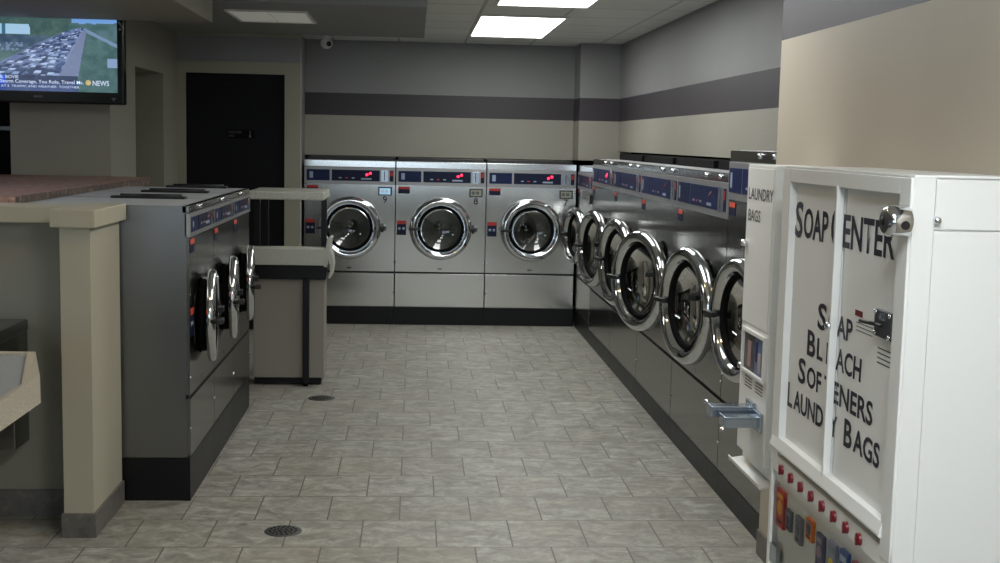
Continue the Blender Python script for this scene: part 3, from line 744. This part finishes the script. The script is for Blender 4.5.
# selection window
wy0, wy1, wz0, wz1 = 2.80, 3.690, .335, .640
fr = MB()
fr.box(-.004, .030, L_(2.737), L_(wy0), .06, .686, .002).box(-.004, .030, L_(wy1), L_(3.712), .06, .686, .002)
fr.box(-.004, .030, L_(wy0), L_(wy1), .635, .686, .001).box(-.004, .030, L_(wy0), L_(wy1), .06, wz0, .002)
fr.build('selection_frame', M['white'], t)
MB().box(.012, .024, L_(wy0), L_(wy1), .598, .635).box(.021, .030, L_(wy0), L_(wy1), wz0, .600).build('selection_backing', M['white'], t)
MB().box(-.002, .004, L_(wy0), L_(wy0 + .012), .565, .640).build('side_slot', M['black'], t)
MB().quad((.005, L_(wy0 + .01), wz0), (.005, L_(wy0 + .01), .600), (.005, L_(wy1), .600), (.005, L_(wy1), wz0)).build('window_pane', M['clear'], t, recalc=False)
for k in range(8):
    y = 3.588 - k * .0939
    MB().lathe([(0, -.011), (.012, -.010), (.015, -.006), (.016, 0)], 20, 'x', c=(-.004, L_(y), .657)).box(-.016, -.010, L_(y) - .004, L_(y) + .004, .642, .672, .001).build('selection_knob', M['knobred'], t)
MB().box(-.002, .012, L_(3.62), L_(3.685), .345, .40).build('return_flap', M['zinc'], t)
# soap packets behind the window
packs = [((.80, .14, .16), (.92, .72, .2), 'red and yellow packet at the far left of the machine window'), ((.38, .40, .45), (.25, .27, .33), 'small grey packet second in the machine window'),
         ((.42, .44, .48), (.30, .32, .38), 'tall grey packet third in the machine window'), ((.93, .50, .13), (.20, .20, .35), 'orange packet with a dark badge in the machine window'),
         ((.30, .30, .45), (.65, .55, .60), 'slim navy packet fifth in the machine window'), ((.62, .64, .75), (.93, .85, .15), 'pale blue packet with a yellow patch in the machine window'),
         ((.25, .40, .65), (.75, .82, .9), 'blue packet second from the right in the machine window'), ((.72, .42, .52), (.35, .45, .7), 'pink and blue packet at the right end of the machine window')]
shape = [(.093, .463, .578), (.060, .478, .540), (.066, .470, .550), (.074, .512, .573), (.07, .455, .560), (.08, .44, .57), (.078, .44, .577), (.06, .44, .576)]
ycs = [3.672, 3.588, 3.49, 3.392, 3.297, 3.198, 3.106, 3.018]
for k, ((c1, c2, lb), (wd, z0, z1), yc) in enumerate(zip(packs, shape, ycs)):
    wd = min(wd, .075)
    if k == 0: yc = 3.640
    else: wd *= .8; yc -= .030
    p = thing('soap_packet', lb, 'soap packet', (XS + .0145, yc, z0), 0, 'packets in the soap machine window')
    m1 = plain('packet_film_%s' % 'abcdefgh'[k], c1, .35); m2 = plain('packet_print_%s' % 'abcdefgh'[k], c2, .4)
    h = z1 - z0
    MB().prism([(-wd / 2, 0), (wd / 2, 0), (wd / 2 * .93, h * .1), (wd / 2, h * .9), (wd / 2, h), (-wd / 2, h), (-wd / 2, h * .9), (-wd / 2 * .93, h * .1)], -.005, .006, 'yz', .001).build('pouch', m1, p)
    MB().lathe([(0, -.0065), (wd * .30, -.0062), (wd * .32, -.005)], 20, 'x', c=(0, 0, h * .52)).build('badge', m2, p)
    MB().box(-.0062, -.005, -wd * .36, wd * .36, h * .78, h * .90).build('name_band', M['lbl'] if k % 2 else m2, p)
    MB().box(-.0062, -.005, -wd * .30, wd * .30, h * .12, h * .20).build('name_band', M['ink'], p)

# ------------------------------------------------------------------ laundry bag dispenser
XB = 1.20
t = thing('bag_dispenser', 'narrow white laundry bags dispenser on the wall beside the soap machine', 'vending machine', (XB, 4.235, 0))
def B_(Y): return Y - 4.235
cb = MB()
cb.box(.0, NX - XB - .001, B_(4.06), B_(4.405), .53, 1.562, .003)
cb.build('cabinet', M['white'], t)
MB().box(-.004, .0, B_(4.075), B_(4.395), 1.0, 1.55, .001).build('upper_door', M['whitep'], t)
MB().box(.03, NX - XB - .001, B_(4.06), B_(4.43), .485, .53, .002).build('lower_box', M['white'], t)
mb = MB(); mb.prism([(-.016, .466), (.05, .476), (.05, .484), (-.014, .474), (-.018, .486), (-.022, .484)], B_(4.03), B_(4.44), 'xz', .001); mb.build('delivery_tray', M['white'], t)
mb = MB(); mb.box(-.012, 0, B_(4.075), B_(4.36), .968, .982, .002).box(-.012, 0, B_(4.075), B_(4.36), .822, .834, .002).box(-.012, 0, B_(4.348), B_(4.362), .834, .968).box(-.012, 0, B_(4.073), B_(4.088), .834, .968)
fw = mb.build('window_bezel', M['white'], t)
MB().box(-.003, -.001, B_(4.088), B_(4.214), .834, .968).build('product_card', plain('blue_card', (.36, .42, .55), .4), fw)
MB().box(-.003, -.001, B_(4.222), B_(4.348), .834, .968).build('product_card', plain('brown_card', (.30, .27, .28), .4), fw)
MB().box(-.006, -.003, B_(4.13), B_(4.165), .845, .915, .001).build('product_print', plain('pale_print', (.66, .62, .62), .5), fw)
MB().box(-.006, -.003, B_(4.255), B_(4.295), .85, .94, .001).build('product_print', plain('rose_print', (.62, .52, .50), .5), fw)
MB().box(-.006, -.003, B_(4.175), B_(4.20), .88, .95, .001).build('product_print', plain('navy_print', (.18, .22, .42), .5), fw)
for yc in (4.285, 4.15):
    for k in range(4):
        MB().box(-.0012, -.0002, B_(yc - .045), B_(yc + .045), .805 - k * .011, .809 - k * .011).build('notice_line', M['inkg'], t)
text('lettering', 'LAUNDRY', M['inkg'], t, (-.0045, B_(4.372), 1.440), (0, -1, 0), (0, 0, 1), .040, .305, .01)
text('lettering', 'BAGS', M['inkg'], t, (-.0045, B_(4.366), 1.364), (0, -1, 0), (0, 0, 1), .040, .155, .01)
MB().lathe([(0, -.024), (.010, -.022), (.013, -.012), (.010, 0)], 20, 'x', c=(-.003, B_(4.375), 1.281)).build('door_knob', M['chrome'], t)
MB().lathe([(0, -.02), (.010, -.018), (.012, 0)], 20, 'x', c=(-.0, B_(4.372), .835)).build('latch', M['chrome'], t)
# coin slides
for k, (yc, z, ln) in enumerate(((4.225, .700, .150), (4.135, .682, .125))):
    cs_ = MB().box(-.012, 0, B_(yc - .05), B_(yc + .045), z - .035, z + .035, .002).build('coin_slide_plate', M['zinc'], t)
    mb = MB(); mb.box(-ln, -.012, B_(yc - .030), B_(yc + .030), z + .012, z + .019, .002)
    mb.box(-ln, -.012, B_(yc - .030), B_(yc - .025), z - .018, z + .012).box(-ln, -.012, B_(yc + .025), B_(yc + .030), z - .018, z + .012)
    mb.box(-ln - .006, -ln, B_(yc - .035), B_(yc + .035), z - .018, z + .022, .002)
    mb.build('coin_slide', M['zinc'], cs_)
    MB().lathe([(0, -.012), (.007, -.011), (.008, 0)], 14, 'x', c=(-ln - .006, B_(yc + .02 - .045 * k), z + .026 - .05 * k)).build('slide_screw', M['chrome'], cs_)

# ------------------------------------------------------------------ camera
F_, YAW, PIT, ROL, HC = 1238.98, .0705, .1125, .0224, 1.623
cy, sy, cp, sp, cr_, sr = math.cos(YAW), math.sin(YAW), math.cos(PIT), math.sin(PIT), math.cos(ROL), math.sin(ROL)
R0 = Vector((cy, -sy, 0)); FW = Vector((sy * cp, cy * cp, -sp)); U0 = Vector((sy * sp, cy * sp, cp))
RT = R0 * cr_ + U0 * sr; UP = -R0 * sr + U0 * cr_
cam = bpy.data.cameras.new('camera'); co = bpy.data.objects.new('camera', cam); C.objects.link(co)
cam.sensor_width = 36; cam.lens = F_ / 1000 * 36; cam.clip_start = .05
mw = Matrix.Identity(4)
for i in range(3): mw[i][0] = RT[i]; mw[i][1] = UP[i]; mw[i][2] = -FW[i]
mw.translation = Vector((0, 0, HC)); co.matrix_world = mw
S = bpy.context.scene; S.camera = co
w = bpy.data.worlds.new('world'); S.world = w; w.use_nodes = True
w.node_tree.nodes['Background'].inputs['Color'].default_value = (.6, .65, .7, 1); w.node_tree.nodes['Background'].inputs['Strength'].default_value = .02
S.view_settings.view_transform = 'Standard'; S.view_settings.look = 'None'; S.view_settings.gamma = 1; S.view_settings.exposure = 0
S.view_settings.use_curve_mapping = False
